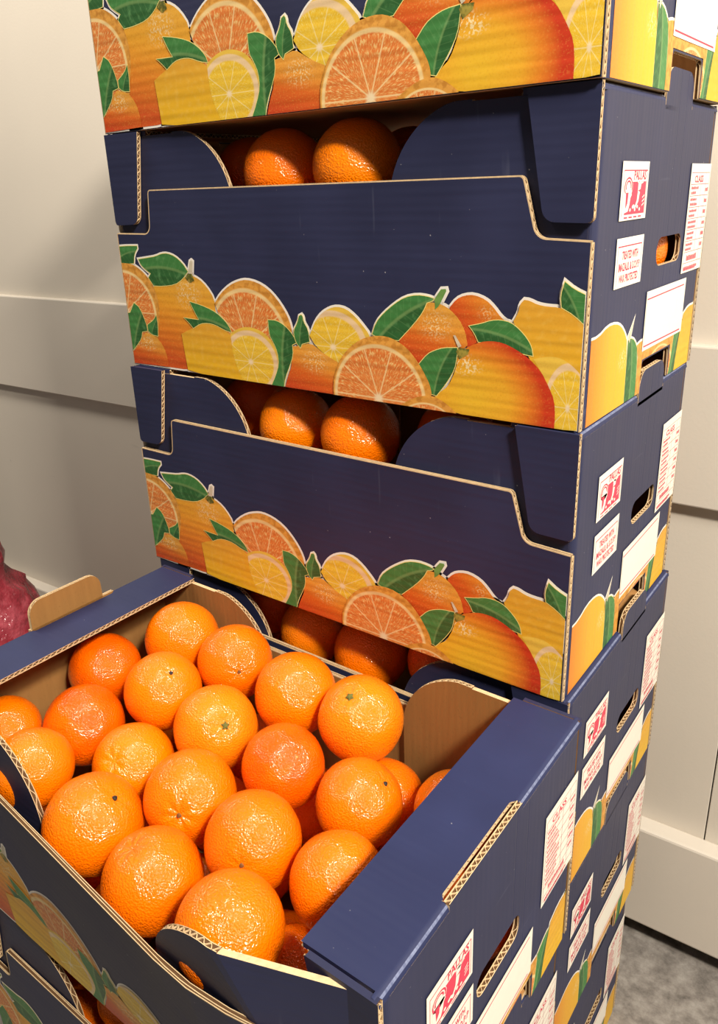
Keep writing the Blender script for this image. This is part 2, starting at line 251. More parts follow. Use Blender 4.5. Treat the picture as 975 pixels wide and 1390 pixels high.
        c = m.ramp(m.math('MULTIPLY', d, 0.75), [(0.10, (0.86, 0.54, 0.03)), (0.48, (0.86, 0.46, 0.028)), (0.70, (0.80, 0.25, 0.02)), (0.90, (0.62, 0.045, 0.012))] if kind == 'mango' else
                   [(0.1, (0.90, 0.54, 0.03)), (0.5, (0.88, 0.46, 0.03)), (1.0, (0.74, 0.20, 0.02))])
        c = pebbles(-0.45, 0.35, 0.35, grain(c, 0.16), (0.95, 0.85, 0.5), 0.9) if kind == 'mango' else pebbles(0.72, 0.25, 0.3, grain(c, 0.12))
    elif kind == 'stem':
        c = m.mix(med, (0.10, 0.28, 0.05), (0.22, 0.42, 0.12))
    elif kind == 'calyx':
        c = m.mix(m.smooth(med, 0.4, 0.6), (0.10, 0.12, 0.02), (0.40, 0.34, 0.06))
    else:
        c = m.mix(med, (0.62, 0.58, 0.42), (0.80, 0.76, 0.62))
    k = 0.80
    mul = m.n('ShaderNodeMix', data_type='RGBA', blend_type='MULTIPLY'); mul.inputs[0].default_value = 1.0
    m.put(mul.inputs[6], c); m.put(mul.inputs[7], (k, k * 0.95, k * 0.9)); c = mul.outputs[2]
    m.color(c)
    axis = 'Y' if kind == 'mangoside' else 'Z'
    m.normal(m.bump(flute_height(m, axis, 0.0085, 0.06), 0.0010, 0.8))
    return m.m
PRINT = {k: print_mat(k) for k in ('slice', 'lemonslice', 'leaf', 'bigorange', 'mandarin', 'redorange', 'lemonskin', 'mango', 'mangoside', 'stem', 'calyx', 'twig')}

def orange_mat(name, lo, hi, specks):
    m = Mat(name, 0.33, 0.15)
    oi = m.n('ShaderNodeObjectInfo')
    v = m.co('Object')
    big = m.noise(v, 1.6, 2)
    c = m.mix(oi.outputs['Random'], lo, hi)
    c = m.mix(m.math('MULTIPLY', m.smooth(big, 0.35, 0.7), 0.45), c, (0.93, 0.185, 0.0))
    pores = m.n('ShaderNodeTexVoronoi'); m.nt.links.new(v, pores.inputs['Vector']); pores.inputs['Scale'].default_value = 19
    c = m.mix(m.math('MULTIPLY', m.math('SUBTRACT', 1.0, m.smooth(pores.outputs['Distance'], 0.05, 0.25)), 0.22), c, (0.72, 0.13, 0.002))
    if specks:
        p2 = m.n('ShaderNodeTexVoronoi'); m.nt.links.new(v, p2.inputs['Vector']); p2.inputs['Scale'].default_value = 8
        msk = m.smooth(m.noise(v, 1.3, 1), 0.50, 0.60)
        dot = m.math('MULTIPLY', m.math('SUBTRACT', 1.0, m.smooth(p2.outputs['Distance'], 0.07, 0.14)), msk)
        c = m.mix(m.math('MULTIPLY', dot, 0.85), c, (0.20, 0.05, 0.01))
    m.color(c)
    h = m.math('ADD', m.noise(v, 25, 1, 0.4), m.math('MULTIPLY', m.smooth(pores.outputs['Distance'], 0.0, 0.35), 0.3))
    m.normal(m.bump(h, 0.008, 0.28))
    m.b.inputs['Coat Weight'].default_value = 1.0
    m.b.inputs['Coat Roughness'].default_value = 0.11
    m.put(m.b.inputs['Coat Normal'], m.bump(h, 0.008, 0.34))
    m.rough(m.math('ADD', 0.30, m.math('MULTIPLY', big, 0.10)))
    m.b.inputs['Subsurface Weight'].default_value = 0.0
    return m.m
ORANGE = orange_mat('orange_peel', (0.90, 0.145, 0.0), (0.95, 0.225, 0.0), False)
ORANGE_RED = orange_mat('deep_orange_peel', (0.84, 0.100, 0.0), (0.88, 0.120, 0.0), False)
ORANGE_SPECK = orange_mat('speckled_orange_peel', (0.90, 0.21, 0.003), (0.94, 0.25, 0.004), True)
STEM_GREEN = plain('green_stem_button', (0.13, 0.13, 0.03), 0.8, 0.2, 0.5, 20)
STEM_BROWN = plain('brown_stem_scar', (0.16, 0.07, 0.02), 0.8, 0.2, 0.5, 20)
STEM_BLACK = plain('black_stem_scar', (0.02, 0.014, 0.01), 0.6, 0.4, 0.4, 20)
STEM_PALE = plain('pale_stem_scar', (0.55, 0.34, 0.10), 0.8, 0.2, 0.4, 20)

def wall_mat(name, c, rough):
    m = Mat(name, rough, 0.5)
    v = m.co('Object')
    n = m.noise(v, 3.5, 4)
    s = m.smooth(m.noise(m.co('Object', (3, 3, 16)), 3.0, 3), 0.72, 0.79)
    dots = m.smooth(m.noise(v, 60, 2), 0.76, 0.80)
    b = m.mix(n, tuple(x * 0.94 for x in c), tuple(x * 1.04 for x in c))
    b = m.mix(m.math('MULTIPLY', dots, 0.30), b, tuple(x * 0.4 for x in c))
    b = m.mix(m.math('MULTIPLY', s, 0.16), b, tuple(x * 0.5 for x in c))
    m.color(b)
    m.normal(m.bump(m.noise(v, 240, 2), 0.0004, 0.3))
    return m.m
WALL = wall_mat('cream_wall_panel', (0.64, 0.59, 0.51), 0.34)
RAIL = wall_mat('cream_bumper_board', (0.63, 0.58, 0.505), 0.38)
DARK = plain('black_gap', (0.008, 0.007, 0.006), 0.9)

def concrete():
    m = Mat('grey_concrete', 0.75, 0.3)
    v = m.co('Object')
    c = m.ramp(m.noise(v, 34, 6, 0.7), [(0.3, (0.10, 0.09, 0.08)), (0.5, (0.22, 0.20, 0.18)), (0.7, (0.34, 0.32, 0.29))])
    m.color(c); m.normal(m.bump(m.noise(v, 90, 4), 0.002, 0.5))
    return m.m
FLOOR = concrete()

def bag_mat():
    m = Mat('pink_plastic_film', 0.16, 0.6)
    v = m.co('Object')
    n = m.noise(v, 14, 4)
    m.color(m.ramp(n, [(0.3, (0.10, 0.006, 0.012)), (0.5, (0.27, 0.025, 0.04)), (0.65, (0.45, 0.09, 0.12)), (0.8, (0.85, 0.55, 0.55))]))
    m.normal(m.bump(m.noise(v, 42, 4), 0.012, 0.8))
    return m.m
BAG = bag_mat()

# ------------------------------------------------------------------ mesh helpers
def link(name, me, parent=None):
    o = bpy.data.objects.new(name, me); COL.objects.link(o)
    if parent: o.parent = parent
    return o
def finish(name, bm, mats, smooth=False):
    me = bpy.data.meshes.new(name)
    bm.to_mesh(me); bm.free()
    for m in mats: me.materials.append(m)
    if smooth:
        for p in me.polygons: p.use_smooth = True
    return me
def tag(o, label, cat, group=None, kind=None):
    if label: o['label'] = label
    if cat: o['category'] = cat
    if group: o['group'] = group
    if kind: o['kind'] = kind
    return o
def empty(name, loc, rz=0.0):
    o = bpy.data.objects.new(name, None); COL.objects.link(o)
    o.empty_display_size = 0.05; o.location = loc; o.rotation_euler = (0, 0, rz)
    return o
def area2(p): return sum(a[0] * b[1] - b[0] * a[1] for a, b in zip(p, p[1:] + p[:1])) / 2
def fillet(pts, n=6):
    """pts: (x, y) or (x, y, radius); rounds the corners that carry a radius"""
    out = []; N = len(pts)
    for i, p in enumerate(pts):
        if len(p) < 3: out.append((p[0], p[1])); continue
        P = Vector(p[:2]); A = Vector(pts[i - 1][:2]); B = Vector(pts[(i + 1) % N][:2])
        a = (A - P).normalized(); b = (B - P).normalized(); r = p[2]
        ang = a.angle(b); d = r / math.tan(ang / 2)
        s, e = P + a * d, P + b * d
        c = P + (a + b).normalized() * (r / math.sin(ang / 2))
        a0 = math.atan2(*(s - c).yx); a1 = math.atan2(*(e - c).yx)
        da = (a1 - a0 + math.pi) % (2 * math.pi) - math.pi
        for k in range(n + 1):
            t = a0 + da * k / n
            out.append((c.x + r * math.cos(t), c.y + r * math.sin(t)))
    return out

def panel(bm, loops, f, flute, mi=(0, 1, 2, 3), pred=None, t=T, pitch=0.0068, tip=0.0012, rim=False):
    """a sheet of corrugated board: loops[0] outline, others holes, in the sheet's own plane;
    f(a, b, w) gives the point, w = 0 on the printed face; flute = axis (0/1) along which the flutes run"""
    loops = [list(l) for l in loops]
    for k, l in enumerate(loops):
        if (area2(l) > 0) != (k == 0): loops[k] = l[::-1]
    flat = [p for l in loops for p in l]
    vo = [bm.verts.new(f(a, b, 0)) for a, b in flat]
    vi = [bm.verts.new(f(a, b, t)) for a, b in flat]
    tris = geometry.tessellate_polygon([[Vector((a, b, 0)) for a, b in l] for l in loops])
    for tr in tris:
        for vs, m, rev in ((vo, mi[0], False), (vi, mi[1], True)):
            q = [vs[i] for i in tr]
            try: bm.faces.new(q[::-1] if rev else q).material_index = m
            except ValueError: pass
    k0 = 0
    for l in loops:
        n = len(l)
        for i in range(n):
            j = (i + 1) % n
            pa, pb = Vector(l[i]), Vector(l[j])
            d = pb - pa; L = d.length
            fl = L > 1e-6 and (pred is None or pred(pa, pb))
            try: bm.faces.new((vo[k0 + i], vo[k0 + j], vi[k0 + j], vi[k0 + i])).material_index = mi[2] if fl else mi[3]
            except ValueError: pass
            if not fl: continue
            nn = Vector((d.y, -d.x)) / L * tip
            dl = 0.00055
            for w0, w1 in ((0, dl), (t - dl, t)):           # the two liners
                A, B = pa + nn, pb + nn
                q = [bm.verts.new(f(A.x, A.y, w0)), bm.verts.new(f(B.x, B.y, w0)), bm.verts.new(f(B.x, B.y, w1)), bm.verts.new(f(A.x, A.y, w1))]
                bm.faces.new(q).material_index = mi[3]
                ww = w1 if w0 == 0 else w0
                r = [bm.verts.new(f(pa.x, pa.y, ww)), bm.verts.new(f(pb.x, pb.y, ww))]
                e = (q[3], q[2]) if w0 == 0 else (q[0], q[1])
                bm.faces.new((r[0], r[1], e[1], e[0])).material_index = mi[3]
                ww = w0 if w0 == 0 else w1
                r = [bm.verts.new(f(pa.x, pa.y, ww)), bm.verts.new(f(pb.x, pb.y, ww))]
                e = (q[0], q[1]) if w0 == 0 else (q[3], q[2])
                bm.faces.new((r[0], r[1], e[1], e[0])).material_index = mi[3] if rim else mi[0] if w0 == 0 else mi[1]
            cross = abs(d[1 - flute]) / L                    # how squarely the edge cuts the flutes
            ns = max(1, int(L * max(cross, 0.05) / pitch * 8 + 0.5))
            prev = None
            for s in range(ns + 1):
                p = pa + d * (s / ns)
                w = t / 2 + (t / 2 - 0.0009) * math.sin(2 * math.pi * p[1 - flute] / pitch)
                q = p + nn
                cur = [bm.verts.new(f(p.x, p.y, w - 0.0003)), bm.verts.new(f(q.x, q.y, w - 0.0003)),
                       bm.verts.new(f(q.x, q.y, w + 0.0003)), bm.verts.new(f(p.x, p.y, w + 0.0003))]
                if prev:
                    for a, b in ((0, 1), (1, 2), (2, 3)):
                        bm.faces.new((prev[a], cur[a], cur[b], prev[b])).material_index = mi[3]
                prev = cur
        k0 += n

# ------------------------------------------------------------------ printed fruit band (flat print on the board)
def clip(poly, ax, val, keep_gt):
    out = []
    for a, b in zip(poly, poly[1:] + poly[:1]):
        ia = (a[ax] > val) == keep_gt; ib = (b[ax] > val) == keep_gt
        if ia: out.append(a)
        if ia != ib:
            t = (val - a[ax]) / (b[ax] - a[ax])
            out.append((a[0] + (b[0] - a[0]) * t, a[1] + (b[1] - a[1]) * t))
    return out
def smooth_poly(p, corner=0.75):
    """one corner-keeping round of Chaikin"""
    out = []; n = len(p)
    for i in range(n):
        a, b, c = Vector(p[i - 1]), Vector(p[i]), Vector(p[(i + 1) % n])
        u, v = (b - a), (c - b)
        if u.length < 1e-6 or v.length < 1e-6: continue
        if u.normalized().dot(v.normalized()) < corner: out.append(tuple(b))
        else: out += [tuple(b.lerp(a, 0.25)), tuple(b.lerp(c, 0.25))]
    return out
def grow(p, r):
    s = 1 if area2(p) > 0 else -1
    out = []; n = len(p)
    for i in range(n):
        a, b, c = Vector(p[i - 1]), Vector(p[i]), Vector(p[(i + 1) % n])
        u = (b - a); v = (c - b)
        if u.length < 1e-7 or v.length < 1e-7: out.append(tuple(b)); continue
        u.normalize(); v.normalize()
        m = Vector((u.y, -u.x)) + Vector((v.y, -v.x))
        if m.length < 0.3: m = Vector((u.y, -u.x))
        m.normalize()
        k = 1 / max(0.55, m.dot(Vector((u.y, -u.x))))
        out.append(tuple(b + m * r * s * k))
    return out
KINDS = list(PRINT) 
def art_mesh(name, items, f, box, notch=None):
    bm = bmesh.new(); uvl = bm.loops.layers.uv.new('art')
    mats = [WHITE_PRINT, HALO] + [PRINT[k] for k in KINDS]
    x0, x1, z0, z1 = box
    def add(poly, lift, mat, uvf):
        for ax, val, g in ((0, x0, True), (0, x1, False), (1, z0, True), (1, z1, False)): 
            if poly: poly = clip(poly, ax, val, g)
        if len(poly) < 3: return
        vs = [bm.verts.new(f(a, b, lift)) for a, b in poly]
        for tr in geometry.tessellate_polygon([[Vector((a, b, 0)) for a, b in poly]]):
            try: fc = bm.faces.new([vs[i] for i in tr])
            except ValueError: continue
            fc.material_index = mat
            for lp, i in zip(fc.loops, tr): lp[uvl].uv = uvf(*poly[i])
    for k, it in enumerate(items):
        add(grow(smooth_poly(it[1]), 0.0021), 0.00025, 0, lambda a, b: (0, 0))
    for k, it in enumerate(items):
        kind, poly = it[0], smooth_poly(it[1])
        if len(it) > 2 and it[2]:
            c, r = it[2], it[3]
            uvf = lambda a, b, c=c, r=r: ((a - c[0]) / r[0], (b - c[1]) / r[1])
        elif kind == 'leaf':
            P = [Vector(p) for p in poly]; c = sum(P, Vector((0, 0))) / len(P)
            sxx = sum((p - c).x ** 2 for p in P); syy = sum((p - c).y ** 2 for p in P); sxy = sum((p - c).x * (p - c).y for p in P)
            th = 0.5 * math.atan2(2 * sxy, sxx - syy); ax = Vector((math.cos(th), math.sin(th))); ay = Vector((-ax.y, ax.x))
            la = max(abs((p - c).dot(ax)) for p in P)
            uvf = lambda a, b, c=c, ax=ax, ay=ay, la=la: ((Vector((a, b)) - c).dot(ax) / la, (Vector((a, b)) - c).dot(ay) / la)
            add(grow(poly, 0.0006), 0.0003 + 0.00006 * k - 0.00002, 1, lambda a, b: (0, 0))
        else:
            xs = [p[0] for p in poly]; zs = [p[1] for p in poly]
            c = ((min(xs) + max(xs)) / 2, (min(zs) + max(zs)) / 2); r = ((max(xs) - min(xs)) / 2, (max(zs) - min(zs)) / 2)
            uvf = lambda a, b, c=c, r=r: ((a - c[0]) / r[0], (b - c[1]) / r[1])
        add(poly, 0.0003 + 0.00006 * k, 2 + KINDS.index(kind), uvf)
    if notch:
        n0, n1, nz = notch
        for co, no in (((0, n0, 0), (0, 1, 0)), ((0, n1, 0), (0, 1, 0)), ((0, 0, nz), (0, 0, 1))):
            bmesh.ops.bisect_plane(bm, geom=bm.verts[:] + bm.edges[:] + bm.faces[:], plane_co=co, plane_no=no)
        dead = [fc for fc in bm.faces if n0 < fc.calc_center_median().y < n1 and fc.calc_center_median().z < nz]
        bmesh.ops.delete(bm, geom=dead, context='FACES')
    return bm, mats

# ------------------------------------------------------------------ text and labels on the side wall
def text_tris(body, size, width=None):
    cu = bpy.data.curves.new('t', 'FONT'); cu.body = body; cu.size = size; cu.resolution_u = 2; cu.offset = size * 0.028
    o = bpy.data.objects.new('t', cu); COL.objects.link(o)
    bpy.context.view_layer.update()
    me = o.evaluated_get(bpy.context.evaluated_depsgraph_get()).to_mesh()
    me.calc_loop_triangles()
    vs = [(v.co.x, v.co.y) for v in me.vertices]; tr = [tuple(t.vertices) for t in me.loop_triangles]
    bpy.data.objects.remove(o); bpy.data.curves.remove(cu)
    if vs:
        x0 = min(v[0] for v in vs); x1 = max(v[0] for v in vs)
        k = (width / (x1 - x0)) if width else 1
        vs = [((v[0] - x0) * k, v[1]) for v in vs]
    return vs, tr
XS = W / 2
class Label:
    """flat label on the right side wall; a runs along +y, b along +z"""
    def __init__(s): s.bm = bmesh.new(); s.l = 0.0009
    def poly(s, pts, mat, lift=0):
        vs = [s.bm.verts.new((XS + s.l + lift, a, b)) for a, b in pts]
        for tr in geometry.tessellate_polygon([[Vector((a, b, 0)) for a, b in pts]]):
            try: s.bm.faces.new([vs[i] for i in tr]).material_index = mat
            except ValueError: pass
    def rect(s, a0, a1, b0, b1, mat, lift=0): s.poly([(a0, b0), (a1, b0), (a1, b1), (a0, b1)], mat, lift)
    def line(s, p, q, w, mat, lift=0):
        d = (Vector(q) - Vector(p)).normalized() * w / 2; n = Vector((-d.y, d.x))
        s.poly([tuple(Vector(p) + n), tuple(Vector(p) - n), tuple(Vector(q) - n), tuple(Vector(q) + n)], mat, lift)
    def text(s, body, a, b, size, width, mat, lift=0):
        vs, tr = text_tris(body, size, width)
        v3 = [s.bm.verts.new((XS + s.l + lift, a + x, b + y)) for x, y in vs]
        for t in tr:
            try: s.bm.faces.new([v3[i] for i in t]).material_index = mat
            except ValueError: pass
    def done(s, name): return finish(name, s.bm, [STICKER, RED_PRINT, LINE_PRINT])

def emblem_label():
    L = Label(); a0, a1, b0, b1 = -0.104, -0.042, 0.1555, 0.1985
    L.rect(a0, a1, b0, b1, 0)
    la, lb = a0 + 0.004, a1 - 0.003
    L.line((la, b1 - 0.0065), (lb, b1 - 0.0065), 0.0009, 1, 0.0001)
    L.line((la, b1 - 0.0065), (la, b0 + 0.003), 0.0006, 1, 0.0001)
    L.line((lb, b1 - 0.0065), (lb, b0 + 0.003), 0.0006, 1, 0.0001)
    L.text('PALLAS', a0 + 0.027, b1 - 0.0132, 0.0098, 0.029, 1, 0.0001)
    L.rect(a0 + 0.010, lb - 0.002, b0 + 0.0042, b1 - 0.0148, 1, 0.0001)            # red ground
    # helmeted head at the left: crest arcs, face, neck
    cx, cz = a0 + 0.0155, b1 - 0.0185
    ring = lambda r0, r1, t0, t1, n=10: [(cx + r1 * 1.25 * math.cos(t0 + (t1 - t0) * i / n), cz + r1 * math.sin(t0 + (t1 - t0) * i / n)) for i in range(n + 1)] + \
        [(cx + r0 * 1.25 * math.cos(t1 - (t1 - t0) * i / n), cz + r0 * math.sin(t1 - (t1 - t0) * i / n)) for i in range(n + 1)]
    L.poly(ring(0.0, 0.0078, 0, math.pi * 1.999, 18), 0, 0.00015)
    L.poly(ring(0.0060, 0.0074, -0.4, 3.9), 1, 0.0002)
    L.poly(ring(0.0036, 0.0050, -0.2, 3.6), 1, 0.0002)
    L.poly([(cx - 0.008, cz - 0.003), (cx + 0.006, cz - 0.003), (cx + 0.0085, cz - 0.006), (cx + 0.006, cz - 0.008), (cx + 0.005, cz - 0.013), (cx + 0.002, cz - 0.018), (cx - 0.006, cz - 0.019), (cx - 0.009, cz - 0.010)], 0, 0.00015)
    L.poly([(cx - 0.005, cz - 0.004), (cx + 0.001, cz - 0.004), (cx + 0.000, cz - 0.012), (cx - 0.004, cz - 0.016)], 1, 0.0002)
    # pale standing figure and the bright tick-shaped spear in the red field
    fx, fz = a0 + 0.041, b0 + 0.0235
    L.poly([(fx - 0.003, fz - 0.002), (fx + 0.003, fz - 0.001), (fx + 0.004, fz + 0.003), (fx + 0.001, fz + 0.005), (fx - 0.003, fz + 0.003)], 0, 0.00015)
    for t in range(5):
        an = 0.3 + t * 0.62
        L.line((fx + 0.002, fz + 0.003), (fx + 0.002 + 0.007 * math.cos(an), fz + 0.003 + 0.0045 * math.sin(an)), 0.001, 0, 0.00015)
    L.poly([(fx - 0.003, fz - 0.002), (fx + 0.002, fz - 0.003), (fx + 0.000, fz - 0.010), (fx - 0.008, fz - 0.0165), (fx - 0.0125, fz - 0.0125), (fx - 0.010, fz - 0.012), (fx - 0.0075, fz - 0.0135), (fx - 0.004, fz - 0.009)], 0, 0.00018)
    for t in range(7):
        q = a0 + 0.012 + 0.0055 * t
        L.poly([(q + 0.0018 * math.cos(i * 1.05), b0 + 0.0075 + (t % 2) * 0.002 + 0.0014 * math.sin(i * 1.05)) for i in range(6)], 0, 0.00014)
    for t in range(3):
        L.line((lb - 0.009, b0 + 0.010 + t * 0.003), (lb - 0.004, b0 + 0.012 + t * 0.003), 0.0009, 0, 0.00014)
    for t in range(4): L.rect(a0 + 0.010 + t * 0.011, a0 + 0.018 + t * 0.011, b0 + 0.0014, b0 + 0.0026, 1, 0.0001)
    return L.done('emblem_sticker')
def treatment_label():
    L = Label(); a0, a1, b0, b1 = -0.104, -0.040, 0.104, 0.1425
    L.rect(a0, a1, b0, b1, 0)
    L.line((a0 + 0.004, b1 - 0.0065), (a1 - 0.004, b1 - 0.0065), 0.0010, 1, 0.0001)
    L.line((a0 + 0.004, b1 - 0.0065), (a0 + 0.004, b0 + 0.002), 0.0006, 1, 0.0001)
    L.line((a1 - 0.004, b1 - 0.0065), (a1 - 0.004, b0 + 0.002), 0.0006, 1, 0.0001)
    L.text('TREATED WITH', a0 + 0.014, b1 - 0.0165, 0.0088, 0.038, 1, 0.0001)
    L.text('IMAZALIL & S.O.P.P', a0 + 0.0075, b1 - 0.0255, 0.0086, 0.050, 1, 0.0001)
    L.text('WAX PROTECTED', a0 + 0.010, b1 - 0.0345, 0.0086, 0.045, 1, 0.0001)
    return L.done('treatment_label')
def blank_label():
    L = Label(); a0, a1, b0, b1 = -0.017, 0.104, 0.0395, 0.0925
    L.rect(a0, a1, b0, b1, 0)
    L.line((a0 + 0.003, b1 - 0.007), (a1 - 0.006, b1 - 0.006), 0.0012, 1, 0.0001)
    L.line((a0 + 0.003, b0 + 0.004), (a1 - 0.006, b0 + 0.003), 0.0014, 1, 0.0001)
    L.line((a0 + 0.002, b1 - 0.004), (a0 + 0.002, b0 + 0.004), 0.0004, 2, 0.0001)
    return L.done('blank_label')
def grade_label():
    L = Label(); a0, a1, b0, b1 = 0.082, 0.1505, 0.098, 0.1975
    L.rect(a0, a1, b0, b1, 0)
    f0, f1 = a0 + 0.003, a1 - 0.003
    rows = [b1 - 0.008 - i * 0.0103 for i in range(9)]
    for z in (f0, f1): L.line((z, rows[0]), (z, b0 + 0.004), 0.0004, 2, 0.0001)
    for r in rows: L.line((f0, r), (f1, r), 0.0005, 2, 0.0001)
    L.line((a0 + 0.038, rows[1]), (a0 + 0.038, rows[7]), 0.0004, 2, 0.0001)
    L.line((a0 + 0.053, rows[0]), (a0 + 0.053, rows[8]), 0.0003, 2, 0.0001)
    L.text('CLASS', a0 + 0.014, rows[1] + 0.0018, 0.0085, 0.030, 1, 0.0001)
    rnd = random.Random(5)
    def dashes(x0, x1, z, h):
        x = x0
        while x < x1 - 0.001:
            w = rnd.uniform(0.0008, 0.0022)
            L.rect(x, min(x1, x + w), z, z + h * rnd.uniform(0.75, 1), 1, 0.0001)
            x += w + 0.0007
    for i in range(1, 7):
        dashes(f0 + 0.003, f0 + rnd.uniform(0.022, 0.032), rows[i] - 0.0044, 0.0026)
        dashes(f0 + 0.003, f0 + rnd.uniform(0.018, 0.030), rows[i] - 0.0088, 0.0026)
        dashes(a0 + 0.055, f1 - 0.001, rows[i] - 0.0070, 0.0040)
    dashes(f0 + 0.010, f0 + 0.046, rows[8] + 0.002, 0.0055)
    dashes(f0 + 0.003, f0 + 0.050, rows[8] - 0.0060, 0.0030)
    dashes(f0 + 0.003, f0 + 0.044, b0 + 0.0018, 0.0022)
    return L.done('grade_label')

# ------------------------------------------------------------------ the carton
CM = [NAVY_FRONT, KRAFT_Y, CAVITY, EDGE]
SM = [NAVY_SIDE, KRAFT_X, CAVITY, EDGE]
TM = [NAVY_TOP, KRAFT_TOP, CAVITY, EDGE, CREASE]
f_front = lambda a, b, w: (a, -D / 2 + w, b)
f_flap = lambda a, b, w: (a, -D / 2 + T + 0.0012 + w, b)
f_side = lambda a, b, w: (XS - w, a, b)
f_top = lambda a, b, w: (b, a, H - 0.0004 - w)
ZT = H - 0.0026

def front_bm(bulge=0.0):
    bm = bmesh.new()
    out = fillet([(-0.2742, 0.0), (0.2742, 0.0), (0.2742, 0.1435), (0.231, 0.1455, 0.012), (0.2185, 0.190, 0.004),
                  (-0.2125, 0.1915, 0.003), (-0.2175, 0.147, 0.011), (-0.2742, 0.1475)])
    panel(bm, [out], f_front, 0, pred=lambda a, b: max(a.y, b.y) > 0.01, rim=True)
    return warp(bm, bulge)
def lean(x):
    if x < 0.12: return max(0.0, (x + 0.24) / 0.36)
    return max(0.0, 1 - ((x - 0.12) / 0.154) ** 2)
def warp(bm, bulge):
    if bulge:
        for i in range(1, 16):
            bmesh.ops.bisect_plane(bm, geom=bm.verts[:] + bm.edges[:] + bm.faces[:], plane_co=(-XS + W * i / 16, 0, 0), plane_no=(1, 0, 0))
        for i in range(1, 5):
            bmesh.ops.bisect_plane(bm, geom=bm.verts[:] + bm.edges[:] + bm.faces[:], plane_co=(0, 0, 0.19 * i / 5), plane_no=(0, 0, 1))
        for v in bm.verts:
            v.co.y -= bulge * lean(v.co.x) * max(0, v.co.z) / 0.19
    return bm
FRONT = finish('front_panel', front_bm(), CM)
bm = front_bm()
REAR = finish('rear_panel', bm, [NAVY_FRONT, KRAFT_Y, CAVITY, EDGE])
for p in REAR.polygons:
    if max(abs(REAR.vertices[i].co.x) for i in p.vertices) > 0.2735 and abs(p.normal.x) > 0.5: p.material_index = 0
FRONT_BULGED = finish('front_panel_bulged', front_bm(0.031), CM)
fp = lambda a, b, w: (a, -D / 2 - w, b)
bm, mts = art_mesh('fruit_print', FRONT_ART, fp, (-0.2735, 0.2735, 0.0006, 0.1435))
FRONT_PRINT = finish('fruit_print', bm, mts)
bm, mts = art_mesh('fruit_print', FRONT_ART, fp, (-0.2735, 0.2735, 0.0006, 0.1435))
FRONT_PRINT_BULGED = finish('fruit_print_bulged', warp(bm, 0.031), mts)

def flap_mesh(s):
    bm = bmesh.new()
    arc = [(0.172 - 0.0775 * math.cos(t), 0.1700 + 0.0772 * math.sin(t)) for t in [math.pi / 2 * i / 16 for i in range(17)]]
    out = [(0.2692, 0.004), (0.2692, ZT - 0.0026), *[(x, min(z, ZT - 0.0026)) for x, z in arc[::-1]], (0.0945, 0.004)]
    out = [(s * a, b) for a, b in out]
    panel(bm, [out], f_flap, 1, pred=lambda a, b: min(a.y, b.y) > 0.165 and max(abs(a.x), abs(b.x)) < 0.2691 and abs(a.x - b.x) > 1e-5)
    return finish('corner_flap', bm, CM)
FLAP = {s: flap_mesh(s) for s in (-1, 1)}
FLAP_LEAN = FLAP[1].copy()
for v in FLAP_LEAN.vertices:
    v.co.y -= 0.027 * min(1.0, max(0.0, 0.269 - v.co.x) / 0.10) * v.co.z / 0.19
def tab_mesh(s, fluted=True):
    bm = bmesh.new()
    out = fillet([(0.2205, H - 0.001), (0.2375, 0.159, 0.010), (0.2738, 0.158, 0.003), (0.2738, H - 0.001)])
    panel(bm, [[(s * a, b) for a, b in out]], f_front, 0, pred=lambda a, b: fluted and (abs(a.y - b.y) > 0.3 * abs(a.x - b.x) or max(a.y, b.y) < 0.2))
    bm.normal_update()
    for fc in bm.faces:
        if not fluted and fc.material_index == 3 or fc.normal.length and abs(fc.normal.z) > 0.99 and fc.calc_center_median().z > H - 0.003: fc.material_index = 0
    return finish('corner_tab', bm, CM)
TAB = {s: tab_mesh(s) for s in (-1, 1)}
REAR_TAB = {s: tab_mesh(s, False) for s in (-1, 1)}

